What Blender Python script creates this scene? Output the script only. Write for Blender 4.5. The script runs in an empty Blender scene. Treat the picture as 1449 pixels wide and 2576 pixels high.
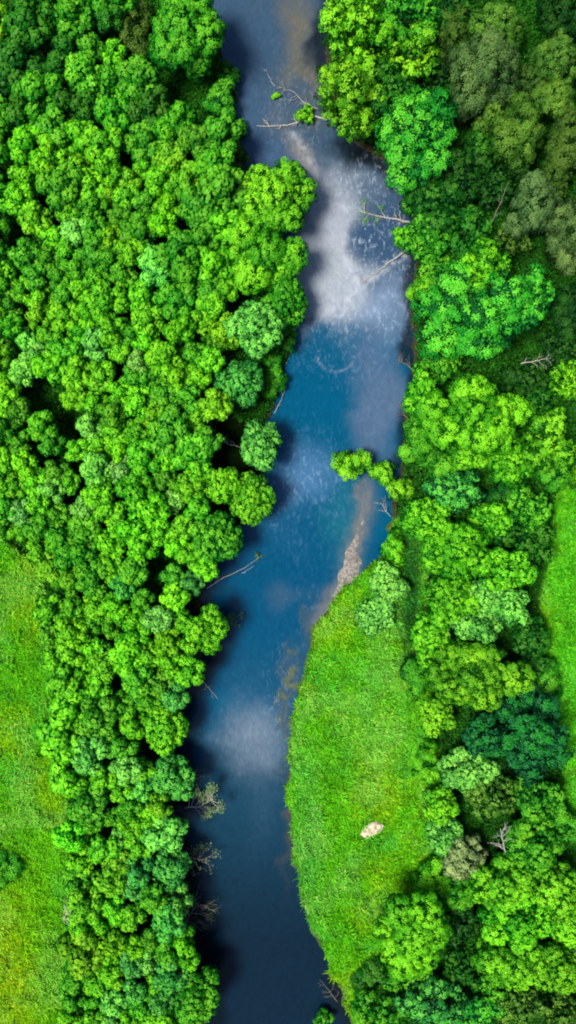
import bpy, math, random
import numpy as np
from mathutils import noise as mnoise

S = bpy.context.scene
COL = S.collection
rng = np.random.default_rng(11)
random.seed(5)
H = 121.0                 # camera height above the water
K = 92.0 / 1449.0         # metres per survey pixel on the water plane
CX, CY = 724.5, 1288.0

def P(px, py, z=0.0):
    f = K * (H - z) / H
    return ((px - CX) * f, (CY - py) * f)

def to_px(x, y, z=0.0):
    f = K * (H - z) / H
    return x / f + CX, CY - y / f

# ------------------------------------------------------------------ mesh helpers
def mesh_from(name, V, F4=None, F3=None, tone=None, colattr=None, mats=(), fmat=None, smooth=False):
    V = np.asarray(V, np.float32)
    me = bpy.data.meshes.new(name)
    loops = []; starts = []; totals = []
    n = 0
    if F4 is not None and len(F4):
        F4 = np.asarray(F4, np.int32); loops.append(F4.ravel()); starts.append(np.arange(len(F4)) * 4); totals.append(np.full(len(F4), 4)); n = len(F4) * 4
    if F3 is not None and len(F3):
        F3 = np.asarray(F3, np.int32); loops.append(F3.ravel()); starts.append(n + np.arange(len(F3)) * 3); totals.append(np.full(len(F3), 3))
    L = np.concatenate(loops).astype(np.int32); st = np.concatenate(starts).astype(np.int32); tt = np.concatenate(totals).astype(np.int32)
    me.vertices.add(len(V)); me.vertices.foreach_set('co', V.ravel())
    me.loops.add(len(L)); me.loops.foreach_set('vertex_index', L)
    me.polygons.add(len(st)); me.polygons.foreach_set('loop_start', st); me.polygons.foreach_set('loop_total', tt)
    for m in mats: me.materials.append(m)
    if fmat is not None: me.polygons.foreach_set('material_index', np.asarray(fmat, np.int32))
    if smooth: me.polygons.foreach_set('use_smooth', np.ones(len(st), bool))
    if tone is not None:
        a = me.attributes.new('tone', 'FLOAT', 'POINT'); a.data.foreach_set('value', np.asarray(tone, np.float32))
    if colattr is not None:
        for nm, c in colattr.items():
            a = me.attributes.new(nm, 'FLOAT_COLOR', 'POINT')
            c4 = np.ones((len(V), 4), np.float32); c4[:, :3] = c; a.data.foreach_set('color', c4.ravel())
    me.update(calc_edges=True); me.validate()
    return me

def link(name, me, parent=None, loc=None):
    o = bpy.data.objects.new(name, me); COL.objects.link(o)
    if parent is not None: o.parent = parent
    if loc is not None: o.location = loc
    return o

def thing(name, label, cat, loc, rz=0.0, group=None):
    o = bpy.data.objects.new(name, None); COL.objects.link(o)
    o.location = loc; o.rotation_euler = (0, 0, rz); o.empty_display_size = 0.5
    o['label'] = label; o['category'] = cat
    if group: o['group'] = group
    return o

def copy_thing(src, name):
    r = src.copy(); COL.objects.link(r)
    for ch in src.children:
        c = ch.copy(); COL.objects.link(c); c.parent = r
    return r

def tubes(name, paths, mats, sides=6):
    V = []; F4 = []; F3 = []
    for pts, rad in paths:
        pts = np.asarray(pts, float); n = len(pts); b = len(V)
        for i in range(n):
            d = pts[min(i + 1, n - 1)] - pts[max(i - 1, 0)]; d /= (np.linalg.norm(d) + 1e-9)
            u = np.cross(d, (0, 0, 1.0)) if abs(d[2]) < 0.9 else np.cross(d, (1.0, 0, 0)); u /= np.linalg.norm(u)
            w = np.cross(d, u)
            for k in range(sides):
                a = 2 * math.pi * k / sides
                V.append(pts[i] + rad[i] * (math.cos(a) * u + math.sin(a) * w))
        for i in range(n - 1):
            for k in range(sides):
                F4.append((b + i * sides + k, b + i * sides + (k + 1) % sides, b + (i + 1) * sides + (k + 1) % sides, b + (i + 1) * sides + k))
        V.append(pts[-1] + (pts[-1] - pts[-2]) * 0.05); t = len(V) - 1
        for k in range(sides): F3.append((b + (n - 1) * sides + k, b + (n - 1) * sides + (k + 1) % sides, t))
        V.append(pts[0]); t = len(V) - 1
        for k in range(sides): F3.append((b + (k + 1) % sides, b + k, t))
    return mesh_from(name, V, F4, F3, mats=mats, smooth=True)

def wander(p0, p1, n, amp, r):
    p0 = np.array(p0, float); p1 = np.array(p1, float)
    pts = [p0 + (p1 - p0) * t for t in np.linspace(0, 1, n)]
    for i in range(1, n): pts[i] = pts[i] + r.normal(0, amp, 3) * (0.4 + i / n)
    return pts

# ------------------------------------------------------------------ materials
def newmat(name):
    m = bpy.data.materials.new(name); m.use_nodes = True
    nt = m.node_tree; nt.nodes.clear()
    out = nt.nodes.new('ShaderNodeOutputMaterial')
    return m, nt, out

def N(nt, t, **kw):
    n = nt.nodes.new(t)
    for k, v in kw.items(): setattr(n, k, v)
    return n

def leaf_mat():
    m, nt, out = newmat('leaf_green'); L = nt.links.new
    oi = N(nt, 'ShaderNodeObjectInfo'); at = N(nt, 'ShaderNodeAttribute', attribute_name='tone')
    hsv = N(nt, 'ShaderNodeHueSaturation')
    # tone 0..1: painted shade on flanks and inside (bluer, darker) to young, lit tops (yellower, lighter)
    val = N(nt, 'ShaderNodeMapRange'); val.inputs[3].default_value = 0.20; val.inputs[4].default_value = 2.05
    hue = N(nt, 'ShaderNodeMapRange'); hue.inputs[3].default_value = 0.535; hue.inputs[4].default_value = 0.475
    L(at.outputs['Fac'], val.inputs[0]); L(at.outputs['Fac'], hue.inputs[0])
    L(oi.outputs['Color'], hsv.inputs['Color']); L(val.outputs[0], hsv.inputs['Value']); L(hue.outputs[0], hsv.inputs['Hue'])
    d = N(nt, 'ShaderNodeBsdfDiffuse'); tr = N(nt, 'ShaderNodeBsdfTranslucent'); mx = N(nt, 'ShaderNodeMixShader'); mx.inputs[0].default_value = 0.32
    gl = N(nt, 'ShaderNodeBsdfGlossy'); gl.inputs['Roughness'].default_value = 0.45
    gl.inputs['Color'].default_value = (.9, 1, .9, 1)
    m2 = N(nt, 'ShaderNodeMixShader'); m2.inputs[0].default_value = 0.008
    L(hsv.outputs[0], d.inputs[0]); L(hsv.outputs[0], tr.inputs[0]); L(d.outputs[0], mx.inputs[1]); L(tr.outputs[0], mx.inputs[2])
    L(mx.outputs[0], m2.inputs[1]); L(gl.outputs[0], m2.inputs[2]); L(m2.outputs[0], out.inputs[0])
    return m

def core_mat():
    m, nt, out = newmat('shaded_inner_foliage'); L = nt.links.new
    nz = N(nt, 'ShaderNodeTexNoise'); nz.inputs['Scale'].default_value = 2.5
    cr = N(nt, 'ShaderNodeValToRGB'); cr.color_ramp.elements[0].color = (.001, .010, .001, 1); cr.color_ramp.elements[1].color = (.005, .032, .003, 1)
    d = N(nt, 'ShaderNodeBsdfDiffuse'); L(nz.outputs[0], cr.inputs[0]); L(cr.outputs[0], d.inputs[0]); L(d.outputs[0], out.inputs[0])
    return m

def bark_mat(name, c1, c2, sc=6):
    m, nt, out = newmat(name); L = nt.links.new
    tc = N(nt, 'ShaderNodeTexCoord'); nz = N(nt, 'ShaderNodeTexNoise'); nz.inputs['Scale'].default_value = sc; nz.inputs['Detail'].default_value = 6
    cr = N(nt, 'ShaderNodeValToRGB'); cr.color_ramp.elements[0].position = .35; cr.color_ramp.elements[1].position = .7
    cr.color_ramp.elements[0].color = (*c1, 1); cr.color_ramp.elements[1].color = (*c2, 1)
    p = N(nt, 'ShaderNodeBsdfPrincipled'); p.inputs['Roughness'].default_value = .85
    bp = N(nt, 'ShaderNodeBump'); bp.inputs['Strength'].default_value = .5
    L(tc.outputs['Object'], nz.inputs['Vector']); L(nz.outputs[0], cr.inputs[0]); L(cr.outputs[0], p.inputs['Base Color']); L(nz.outputs[0], bp.inputs['Height']); L(bp.outputs[0], p.inputs['Normal']); L(p.outputs[0], out.inputs[0])
    return m

LEAF = leaf_mat(); CORE = core_mat()
BARK = bark_mat('brown_bark', (.03, .022, .015), (.11, .085, .06))
DEAD = bark_mat('bleached_dead_wood', (.20, .18, .15), (.62, .58, .52))
TWIG = bark_mat('grey_brown_twig_bark', (.08, .065, .05), (.34, .29, .23))

def grass_mat(name):
    m, nt, out = newmat(name); L = nt.links.new
    at = N(nt, 'ShaderNodeAttribute', attribute_name='gcol')
    d = N(nt, 'ShaderNodeBsdfDiffuse'); tr = N(nt, 'ShaderNodeBsdfTranslucent'); mx = N(nt, 'ShaderNodeMixShader'); mx.inputs[0].default_value = .3
    L(at.outputs['Color'], d.inputs[0]); L(at.outputs['Color'], tr.inputs[0]); L(d.outputs[0], mx.inputs[1]); L(tr.outputs[0], mx.inputs[2]); L(mx.outputs[0], out.inputs[0])
    return m
GRASS = grass_mat('grass_blades')

def ground_mat():
    m, nt, out = newmat('meadow_and_forest_soil'); L = nt.links.new
    at = N(nt, 'ShaderNodeAttribute', attribute_name='gcol'); tc = N(nt, 'ShaderNodeTexCoord')
    nz = N(nt, 'ShaderNodeTexNoise'); nz.inputs['Scale'].default_value = 1.6; nz.inputs['Detail'].default_value = 8; nz.inputs['Roughness'].default_value = .7
    mr = N(nt, 'ShaderNodeMapRange'); mr.inputs[1].default_value = .3; mr.inputs[2].default_value = .7; mr.inputs[3].default_value = .45; mr.inputs[4].default_value = 1.5
    mu = N(nt, 'ShaderNodeMix', data_type='RGBA', blend_type='MULTIPLY'); mu.inputs[0].default_value = 1
    cb = N(nt, 'ShaderNodeCombineColor')
    for i in range(3): L(mr.outputs[0], cb.inputs[i])
    L(tc.outputs['Object'], nz.inputs['Vector']); L(nz.outputs[0], mr.inputs[0])
    L(at.outputs['Color'], mu.inputs[6]); L(cb.outputs[0], mu.inputs[7])
    d = N(nt, 'ShaderNodeBsdfDiffuse'); bp = N(nt, 'ShaderNodeBump'); bp.inputs['Strength'].default_value = .6; bp.inputs['Distance'].default_value = .3
    L(nz.outputs[0], bp.inputs['Height']); L(bp.outputs[0], d.inputs['Normal']); L(mu.outputs[2], d.inputs[0]); L(d.outputs[0], out.inputs[0])
    return m
GROUND = ground_mat()

def water_mat():
    m, nt, out = newmat('river_water'); L = nt.links.new
    at = N(nt, 'ShaderNodeAttribute', attribute_name='wcol'); rf = N(nt, 'ShaderNodeAttribute', attribute_name='wrough')
    sep = N(nt, 'ShaderNodeSeparateColor'); L(rf.outputs['Color'], sep.inputs[0])   # r: broken water, g: weed, b: unused
    tc = N(nt, 'ShaderNodeTexCoord')
    # riffle pattern, slightly stretched along the flow
    mp = N(nt, 'ShaderNodeMapping'); mp.inputs['Scale'].default_value = (1.5, .8, 1); mp.inputs['Rotation'].default_value = (0, 0, .15)
    L(tc.outputs['Object'], mp.inputs['Vector'])
    n1 = N(nt, 'ShaderNodeTexNoise'); n1.inputs['Scale'].default_value = 1.1; n1.inputs['Detail'].default_value = 7; n1.inputs['Roughness'].default_value = .65; n1.inputs['Distortion'].default_value = .8
    n2 = N(nt, 'ShaderNodeTexNoise'); n2.inputs['Scale'].default_value = 6.5; n2.inputs['Detail'].default_value = 4
    L(mp.outputs[0], n1.inputs['Vector']); L(mp.outputs[0], n2.inputs['Vector'])
    # foam flecks where the water is broken
    fm = N(nt, 'ShaderNodeMapRange', clamp=True); fm.inputs[1].default_value = .53; fm.inputs[2].default_value = .80
    L(n1.outputs[0], fm.inputs[0])
    fmul = N(nt, 'ShaderNodeMath', operation='MULTIPLY'); L(fm.outputs[0], fmul.inputs[0]); L(sep.outputs[0], fmul.inputs[1])
    mixf = N(nt, 'ShaderNodeMix', data_type='RGBA'); mixf.inputs[7].default_value = (.5, .55, .62, 1)
    L(fmul.outputs[0], mixf.inputs[0])
    # stones and weed seen through the shallows: darker mottling
    mr = N(nt, 'ShaderNodeMapRange'); mr.inputs[1].default_value = .3; mr.inputs[2].default_value = .7; mr.inputs[3].default_value = .84; mr.inputs[4].default_value = 1.16
    L(n1.outputs[0], mr.inputs[0]); cb = N(nt, 'ShaderNodeCombineColor')
    for i in range(3): L(mr.outputs[0], cb.inputs[i])
    mu = N(nt, 'ShaderNodeMix', data_type='RGBA', blend_type='MULTIPLY'); mu.inputs[0].default_value = 1
    L(at.outputs['Color'], mu.inputs[6]); L(cb.outputs[0], mu.inputs[7]); L(mu.outputs[2], mixf.inputs[6])
    add = N(nt, 'ShaderNodeMath', operation='ADD'); L(n1.outputs[0], add.inputs[0]); L(n2.outputs[0], add.inputs[1])
    bs = N(nt, 'ShaderNodeMath', operation='MULTIPLY_ADD'); bs.inputs[1].default_value = .25; bs.inputs[2].default_value = .07; L(sep.outputs[0], bs.inputs[0])
    bp = N(nt, 'ShaderNodeBump'); bp.inputs['Distance'].default_value = .22; L(add.outputs[0], bp.inputs['Height']); L(bs.outputs[0], bp.inputs['Strength'])
    d = N(nt, 'ShaderNodeBsdfDiffuse'); g = N(nt, 'ShaderNodeBsdfGlossy'); g.inputs['Roughness'].default_value = .06
    L(mixf.outputs[2], d.inputs[0]); L(bp.outputs[0], d.inputs['Normal']); L(bp.outputs[0], g.inputs['Normal'])
    fr = N(nt, 'ShaderNodeFresnel'); fr.inputs['IOR'].default_value = 1.28; L(bp.outputs[0], fr.inputs['Normal'])
    mx = N(nt, 'ShaderNodeMixShader'); L(fr.outputs[0], mx.inputs[0]); L(d.outputs[0], mx.inputs[1]); L(g.outputs[0], mx.inputs[2]); L(mx.outputs[0], out.inputs[0])
    return m
WATER = water_mat()

# ------------------------------------------------------------------ the river course (survey pixels, waterline)
LB = [(470, -260), (490, -100), (510, 0), (543, 60), (556, 150), (583, 200), (600, 260), (602, 340), (592, 400), (588, 450), (640, 520), (690, 620), (745, 700), (748, 800), (730, 880), (715, 950), (702, 1000), (684, 1050), (668, 1100), (670, 1150), (655, 1200), (625, 1300), (595, 1345), (565, 1400), (525, 1450), (510, 1500), (525, 1550), (520, 1600), (500, 1650), (476, 1700), (455, 1750), (440, 1800), (440, 1850), (425, 1900), (430, 1950), (432, 2000), (418, 2050), (410, 2100), (425, 2150), (438, 2200), (448, 2300), (490, 2400), (505, 2450), (515, 2576), (520, 2700), (520, 2850)]
RB = [(830, -260), (832, -100), (825, 0), (820, 60), (815, 130), (825, 200), (845, 290), (880, 345), (940, 390), (985, 430), (1020, 480), (1045, 550), (1042, 600), (1045, 650), (1042, 700), (1036, 800), (1034, 880), (1045, 920), (1028, 1000), (1016, 1080), (1010, 1150), (1010, 1200), (995, 1240), (985, 1280), (978, 1320), (970, 1385), (930, 1425), (903, 1440), (860, 1475), (830, 1530), (787, 1570), (776, 1640), (760, 1700), (746, 1750), (736, 1800), (724, 1900), (720, 2000), (728, 2100), (745, 2200), (775, 2300), (812, 2400), (832, 2450), (858, 2500), (885, 2576), (900, 2700), (900, 2850)]
LBw = np.array([P(*p) for p in LB]); RBw = np.array([P(*p) for p in RB])
POLY = np.concatenate([LBw, RBw[::-1]])

def inside(poly, X, Y):
    poly = np.asarray(poly); r = np.zeros(X.shape, bool); j = len(poly) - 1
    for i in range(len(poly)):
        xi, yi = poly[i]; xj, yj = poly[j]
        c = ((yi > Y) != (yj > Y)) & (X < (xj - xi) * (Y - yi) / (yj - yi + 1e-12) + xi)
        r ^= c; j = i
    return r

def dist(poly, X, Y, closed=True):
    poly = np.asarray(poly); D = np.full(X.shape, 1e9)
    n = len(poly)
    for i in range(n if closed else n - 1):
        a = poly[i]; b = poly[(i + 1) % n]; ab = b - a
        t = np.clip(((X - a[0]) * ab[0] + (Y - a[1]) * ab[1]) / (ab @ ab + 1e-12), 0, 1)
        D = np.minimum(D, np.hypot(X - a[0] - t * ab[0], Y - a[1] - t * ab[1]))
    return D

def sdist(poly, X, Y):            # positive outside
    return np.where(inside(poly, X, Y), -1, 1) * dist(poly, X, Y)

def smooth(a, b, x):
    t = np.clip((x - a) / (b - a), 0, 1); return t * t * (3 - 2 * t)

def vnoise(X, Y, sc, seed=0, octv=3):   # cheap tileless value noise
    out = np.zeros(X.shape); amp = 1; tot = 0
    for o in range(octv):
        x = X * sc + seed * 17.3; y = Y * sc + seed * 9.1
        xi = np.floor(x).astype(np.int64); yi = np.floor(y).astype(np.int64); fx = x - xi; fy = y - yi
        fx = fx * fx * (3 - 2 * fx); fy = fy * fy * (3 - 2 * fy)
        def h(a, b):
            v = np.sin(a * 127.1 + b * 311.7 + seed * 74.7 + o * 13.3) * 43758.5453
            return v - np.floor(v)
        v = (h(xi, yi) * (1 - fx) + h(xi + 1, yi) * fx) * (1 - fy) + (h(xi, yi + 1) * (1 - fx) + h(xi + 1, yi + 1) * fx) * fy
        out += v * amp; tot += amp; amp *= .5; sc *= 2.1
    return out / tot

def ground_z(X, Y):
    X = np.asarray(X, float); Y = np.asarray(Y, float)
    wob = (vnoise(X, Y, .55, 3) - .5) * 2.0
    d = sdist(POLY, X, Y) + wob
    z = np.where(d < 0, -1.4 * smooth(0, 3, -d), .75 * smooth(0, 1.6, d))
    return z + np.where(d > 0, (vnoise(X, Y, .07, 5) - .5) * .5 * smooth(0, 4, d), 0)

def gz(x, y): return float(ground_z(np.array([x]), np.array([y]))[0])

# meadow areas (survey pixels at ground level)
M_LEFT = [(-200, 1355), (0, 1350), (60, 1400), (110, 1440), (125, 1650), (150, 1850), (175, 2050), (185, 2300), (170, 2600), (160, 2800), (-600, 2800), (-600, 1355)]
M_RIGHT = [(970, 1330), (985, 1300), (1060, 1330), (1075, 1700), (1090, 1900), (1110, 2150), (1080, 2330), (990, 2440), (900, 2620), (880, 2800), (700, 2800), (700, 1500)]
M_FIELD = [(1405, 1180), (1380, 1380), (1340, 1650), (1405, 1800), (1420, 1900), (1395, 2000), (1420, 2150), (1500, 2300), (2400, 2300), (2400, 1180)]
M_TOP = [(370, 170), (540, 160), (560, 260), (500, 320), (400, 270)]
MEADOWS = [np.array([P(x, y, .7) for x, y in m]) for m in (M_LEFT, M_RIGHT, M_FIELD, M_TOP)]

def meadow_w(X, Y):
    return [smooth(.8, -.8, sdist(m, X, Y) + (vnoise(X, Y, .5, 8) - .5) * 2.5) for m in MEADOWS]

def grass_colour(X, Y):
    """grass colour by place: yellower at lower left, deeper on the right field"""
    px, py = X / K + CX, CY - Y / K
    a = vnoise(X, Y, .12, 21, 4)[:, None]; b = vnoise(X, Y, .35, 22, 3)[:, None]
    base = np.array([.055, .26, .006]); yel = np.array([.14, .29, .006]); blu = np.array([.035, .24, .03]); dark = np.array([.03, .14, .006])
    c = np.ones((len(X), 1)) * base
    c = c + (yel - c) * smooth(.45, .75, a) * .55
    c = c + (blu - c) * smooth(.5, .8, b) * .5
    e = vnoise(X, Y, .22, 27, 4)[:, None]; c = c + (np.array([.10, .30, .045]) - c) * smooth(.48, .7, e) * .55; c = c + (np.array([.028, .15, .006]) - c) * smooth(.44, .28, e) * .35
    yl = (np.exp(-((px - 30) / 90) ** 2 - ((py - 2440) / 260) ** 2))[:, None]
    c = c + (np.array([.19, .31, .005]) - c) * yl * .4
    rf = smooth(1330, 1400, px)[:, None] * smooth(1150, 1300, py)[:, None]
    c = c + (np.array([.035, .26, .010]) - c) * rf * .7
    pale = (np.exp(-((px - 950) / 70) ** 2 - ((py - 1850) / 80) ** 2))[:, None]
    c = c + (np.array([.10, .33, .04]) - c) * pale * .7
    edge = (smooth(60, 0, np.abs(px - 770)) * smooth(1800, 1950, py))[:, None]
    c = c + (np.array([.07, .30, .05]) - c) * edge * .4
    band = np.exp(-((px - 1030) / 30) ** 4 - ((py - 1490) / 190) ** 4)[:, None]  # dark strip: shade of shrubs and trees painted into the grass colour
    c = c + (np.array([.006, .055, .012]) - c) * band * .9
    top = smooth(400, 250, py)[:, None]  # grass at the top darkened in colour to stand for tree shade
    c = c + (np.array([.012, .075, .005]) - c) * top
    m = .62 + .76 * vnoise(X, Y, .9, 24, 3)[:, None]
    return c * np.array([2.6, 2.3, 1.9]) * m

def axis(lo, hi, step, far):
    core = np.arange(lo, hi + step / 2, step); out = []; s = step; x = hi
    while x < far: s *= 1.35; x += s; out.append(x)
    neg = []; s = step; x = lo
    while x > -far: s *= 1.35; x -= s; neg.append(x)
    return np.concatenate([neg[::-1], core, out])

def sheet(xs, ys):
    X, Y = np.meshgrid(xs, ys); nx, ny = len(xs), len(ys)
    i = np.arange(nx * ny).reshape(ny, nx)
    F = np.stack([i[:-1, :-1], i[:-1, 1:], i[1:, 1:], i[1:, :-1]], -1).reshape(-1, 4)
    return X.ravel(), Y.ravel(), F

# ground: one sheet out to the horizon, dipping into the river channel
gx, gy, gf = sheet(axis(-58, 58, .5, 4000), axis(-92, 92, .5, 4000))
gzv = ground_z(gx, gy)
mw = np.max(np.stack(meadow_w(gx, gy)), 0)
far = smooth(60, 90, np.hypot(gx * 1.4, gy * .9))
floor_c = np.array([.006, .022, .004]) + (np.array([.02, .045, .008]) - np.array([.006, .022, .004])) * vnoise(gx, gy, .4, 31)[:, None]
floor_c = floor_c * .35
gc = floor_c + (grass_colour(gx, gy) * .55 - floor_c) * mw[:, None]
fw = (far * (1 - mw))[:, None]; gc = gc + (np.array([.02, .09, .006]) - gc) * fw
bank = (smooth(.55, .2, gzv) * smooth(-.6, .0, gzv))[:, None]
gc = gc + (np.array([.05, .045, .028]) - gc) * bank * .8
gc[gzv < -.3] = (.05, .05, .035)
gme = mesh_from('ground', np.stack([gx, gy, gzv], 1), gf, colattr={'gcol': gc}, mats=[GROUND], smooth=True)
g = link('ground', gme); g['kind'] = 'structure'; g['label'] = 'grassy and wooded ground on both banks'

# water: flat sheet filling the channel; colour by depth and bed, plus painted cloud reflections and bank shade
wx, wy, wf = sheet(np.arange(-24, 30.01, .3), np.arange(-98, 98.01, .3))
keep = sdist(POLY, wx, wy) < 2.5
wpx, wpy = wx / K + CX, CY - wy / K
wrp = (vnoise(wx, wy, .16, 41, 6) - .5) * 120; wrq = (vnoise(wx, wy, .13, 42, 6) - .5) * 150
qx, qy = wpx + wrp, wpy + wrq
def blob(cx, cy, rx, ry, rot=0, p=2):
    c, s = math.cos(rot), math.sin(rot); dx, dy = qx - cx, qy - cy
    u, v = (dx * c + dy * s) / rx, (-dx * s + dy * c) / ry
    return np.exp(-(u * u + v * v) ** (p / 2))[:, None]
def lay(c, col, w): return c + (np.array(col) - c) * np.clip(w, 0, 1)
one = np.ones((len(wx), 1))
SLATE = (.034, .073, .125); DEEP = (.000, .075, .155); NIGHT = (.004, .016, .032); PALE = (.34, .37, .415); LIGHT = (.16, .24, .36); SAND = (.30, .26, .20); OLIVE = (.12, .115, .085); TEAL = (.01, .12, .16)
wc = one * np.array(SLATE)
down = smooth(760, 900, wpy)[:, None]; wc = lay(wc, DEEP, down)
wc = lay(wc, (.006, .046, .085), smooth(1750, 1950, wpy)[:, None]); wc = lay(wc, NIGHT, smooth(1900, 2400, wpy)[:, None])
wc = lay(wc, OLIVE, blob(735, 60, 45, 110, -.25) * .9); wc = lay(wc, OLIVE, blob(775, 190, 35, 90, -.2) * .8)
wc = lay(wc, (.05, .10, .19), blob(640, 370, 60, 110) * .8)
wc = lay(wc, (.24, .215, .185), blob(755, 390, 24, 95, -.35) * .7)
wc = lay(wc, (.10, .15, .22), blob(900, 470, 130, 60) * .6)
wc = lay(wc, PALE, blob(842, 630, 85, 190, -.12, 4)); wc = lay(wc, (.26, .28, .36), blob(840, 560, 60, 60) * .5)  # PALE patches: shallows with cloud reflections painted into the colour
wc = lay(wc, LIGHT, blob(950, 790, 120, 90) * .9); wc = lay(wc, PALE, blob(835, 750, 80, 70) * .7)
wc = lay(wc, (.03, .07, .14), blob(965, 610, 60, 80, 0, 4) * .85)
wc = lay(wc, DEEP, blob(840, 910, 85, 75, 0, 4) * .9)
wc = lay(wc, (.075, .125, .21), blob(960, 1030, 70, 150, 0, 4) * .9)
wc = lay(wc, (.07, .18, .34), blob(770, 1220, 100, 75, 0, 3) * .7)
wc = lay(wc, (.03, .10, .21), blob(710, 1330, 100, 60) * .3)
wc = lay(wc, (.000, .060, .135), (smooth(1300, 1400, qy) * smooth(1800, 1690, qy))[:, None] * .9)
wc = lay(wc, TEAL, blob(885, 1310, 40, 90, .25) * .7)
wc = lay(wc, (.07, .11, .16), blob(730, 1490, 45, 36) * .35)
wc = lay(wc, (.01, .07, .13), blob(640, 1690, 110, 90) * .5)
wc = lay(wc, (.15, .20, .26), blob(630, 1845, 58, 70) * .85); wc = lay(wc, (.03, .075, .125), blob(640, 2000, 50, 120) * .4)
wc = lay(wc, (.06, .08, .10), blob(712, 1770, 24, 130, .08, 3) * .6); wc = lay(wc, (.11, .13, .04), blob(714, 1770, 20, 125, .08, 3) * smooth(.5, .68, vnoise(wx, wy, 1.1, 95, 4))[:, None] * .9)
wc = lay(wc, (.05, .075, .09), blob(775, 1600, 14, 110, .25) * .5)
wc = lay(wc, (.07, .065, .055), blob(722, 2050, 10, 130) * .7)
wc = lay(wc, (.003, .006, .008), blob(885, 385, 65, 50, .3, 3) * .95); wc = lay(wc, (.01, .012, .016), blob(800, 90, 22, 90) * .8)  # black pool and upper right bank: tree shadow painted into the water
dl = dist(LBw, wx, wy, False)[:, None]; wc = lay(wc, (.002, .006, .010), smooth(5.4, 2.2, dl + (vnoise(wx, wy, .25, 44)[:, None] - .5) * 4) * smooth(1300, 1700, wpy)[:, None] * .9)  # tree shade and dark reflection painted along the left bank
dr = dist(RBw, wx, wy, False)[:, None]; wc = lay(wc, (.006, .010, .014), smooth(2.2, .4, dr + (vnoise(wx, wy, .3, 45)[:, None] - .5) * 3) * ((wpy < 1260) | (wpy > 2440))[:, None] * .85)  # right bank edge darkened: overhanging trees' shade and reflection painted in
wc = lay(wc, (.17, .15, .125), blob(912, 1300, 12, 85, .2, 3) * .6)
barw = dist(np.array([((x - CX) * K, (CY - y) * K) for x, y in [(925, 1235), (917, 1290), (905, 1340), (885, 1385), (885, 1420), (872, 1460), (840, 1500), (800, 1570)]]), wx, wy, False) / K
wc = lay(wc, (.15, .15, .15), (np.exp(-((barw + (vnoise(wx, wy, .9, 96, 4) - .5) * 26) / 22) ** 2) * .75)[:, None])
wr = np.zeros((len(wx), 3))
def streak(pts, w):            # a thin broken foam line on the surface
    pp = np.array([((x - CX) * K, (CY - y) * K) for x, y in pts])
    return np.exp(-(dist(pp, wx, wy, False) / (w * K)) ** 2) * smooth(.25, .6, vnoise(wx, wy, 1.6, 91, 3))
arc = [(845 + 48 * math.cos(a), 890 + 45 * math.sin(a)) for a in np.linspace(.2, 3.0, 14)]
foamline = np.max(np.stack([streak([(1020, 640), (950, 688), (906, 718), (870, 650)], 9) * .55, streak([(906, 718), (850, 790), (800, 760)], 14) * .35, streak(arc, 2.2) * .22,
                            streak([(765, 480), (850, 520), (905, 530)], 9) * .35, streak([(735, 330), (790, 420), (800, 500)], 9) * .3]), 0)[:, None]
wc = lay(wc, (.50, .54, .60), foamline)
rough = np.max(np.concatenate([blob(930, 470, 120, 60), blob(960, 620, 70, 110), blob(930, 810, 140, 70) * .8, blob(850, 880, 110, 70) * .35, blob(760, 1230, 110, 100) * .5, blob(760, 300, 70, 120) * .35, blob(770, 1560, 30, 150) * .12, blob(700, 1780, 30, 140) * .4, blob(630, 1830, 90, 100) * .1], 1), 1)
wr[:, 0] = rough
idx = -np.ones(len(wx), int); fk = keep[wf].any(1); used = np.unique(wf[fk]); idx[used] = np.arange(len(used))
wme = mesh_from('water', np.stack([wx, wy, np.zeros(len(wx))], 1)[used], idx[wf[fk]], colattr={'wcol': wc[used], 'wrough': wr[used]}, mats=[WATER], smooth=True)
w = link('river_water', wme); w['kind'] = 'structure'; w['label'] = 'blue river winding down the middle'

# ------------------------------------------------------------------ foliage
ICO = None
def ico():
    global ICO
    if ICO is None:
        import bmesh
        b = bmesh.new(); bmesh.ops.create_icosphere(b, subdivisions=2, radius=1)
        V = np.array([v.co[:] for v in b.verts]); F = np.array([[v.index for v in f.verts] for f in b.faces]); b.free(); ICO = (V, F)
    return ICO

def unit(v): return v / (np.linalg.norm(v, axis=-1, keepdims=True) + 1e-9)

def leaf_quads(pos, nrm, size, r, asp=.7):
    n = len(pos); t = unit(np.cross(nrm, r.normal(size=(n, 3)))); b = np.cross(nrm, t)
    s = size[:, None]
    fold = nrm * s * .18
    V = np.stack([pos - t * s, pos + b * s * asp + fold, pos + t * s, pos - b * s * asp + fold], 1).reshape(-1, 3)
    F = np.arange(4 * n).reshape(-1, 4)
    return V, F

STYLES = {  # lobes, bump radius, bump density, leaf half length, leaves per m2 of bump, droop, core, aspect, jitter
    'young':  dict(lobes=7, br=.105, dens=1.0, leaf=.115, cover=1.6, droop=.0, core=.74, asp=.7, jit=.28, flat=.9),
    'round':  dict(lobes=13, br=.10, dens=.95, leaf=.15, cover=2.1, droop=.0, core=.70, asp=.7, jit=.30, flat=.85),
    'layered': dict(lobes=13, br=.12, dens=.75, leaf=.19, cover=1.8, droop=.0, core=.58, asp=.6, jit=.75, flat=.55),
    'willow': dict(lobes=9, br=.15, dens=1.0, leaf=.20, cover=2.0, droop=.7, core=.72, asp=.28, jit=.7, flat=1.25),
    'shrub':  dict(lobes=4, br=.24, dens=1.1, leaf=.15, cover=2.0, droop=.1, core=.70, asp=.6, jit=.5, flat=.9),
    'sparse': dict(lobes=5, br=.17, dens=.6, leaf=.13, cover=.75, droop=.1, core=0, asp=.5, jit=.9, flat=1.0),
}
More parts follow.
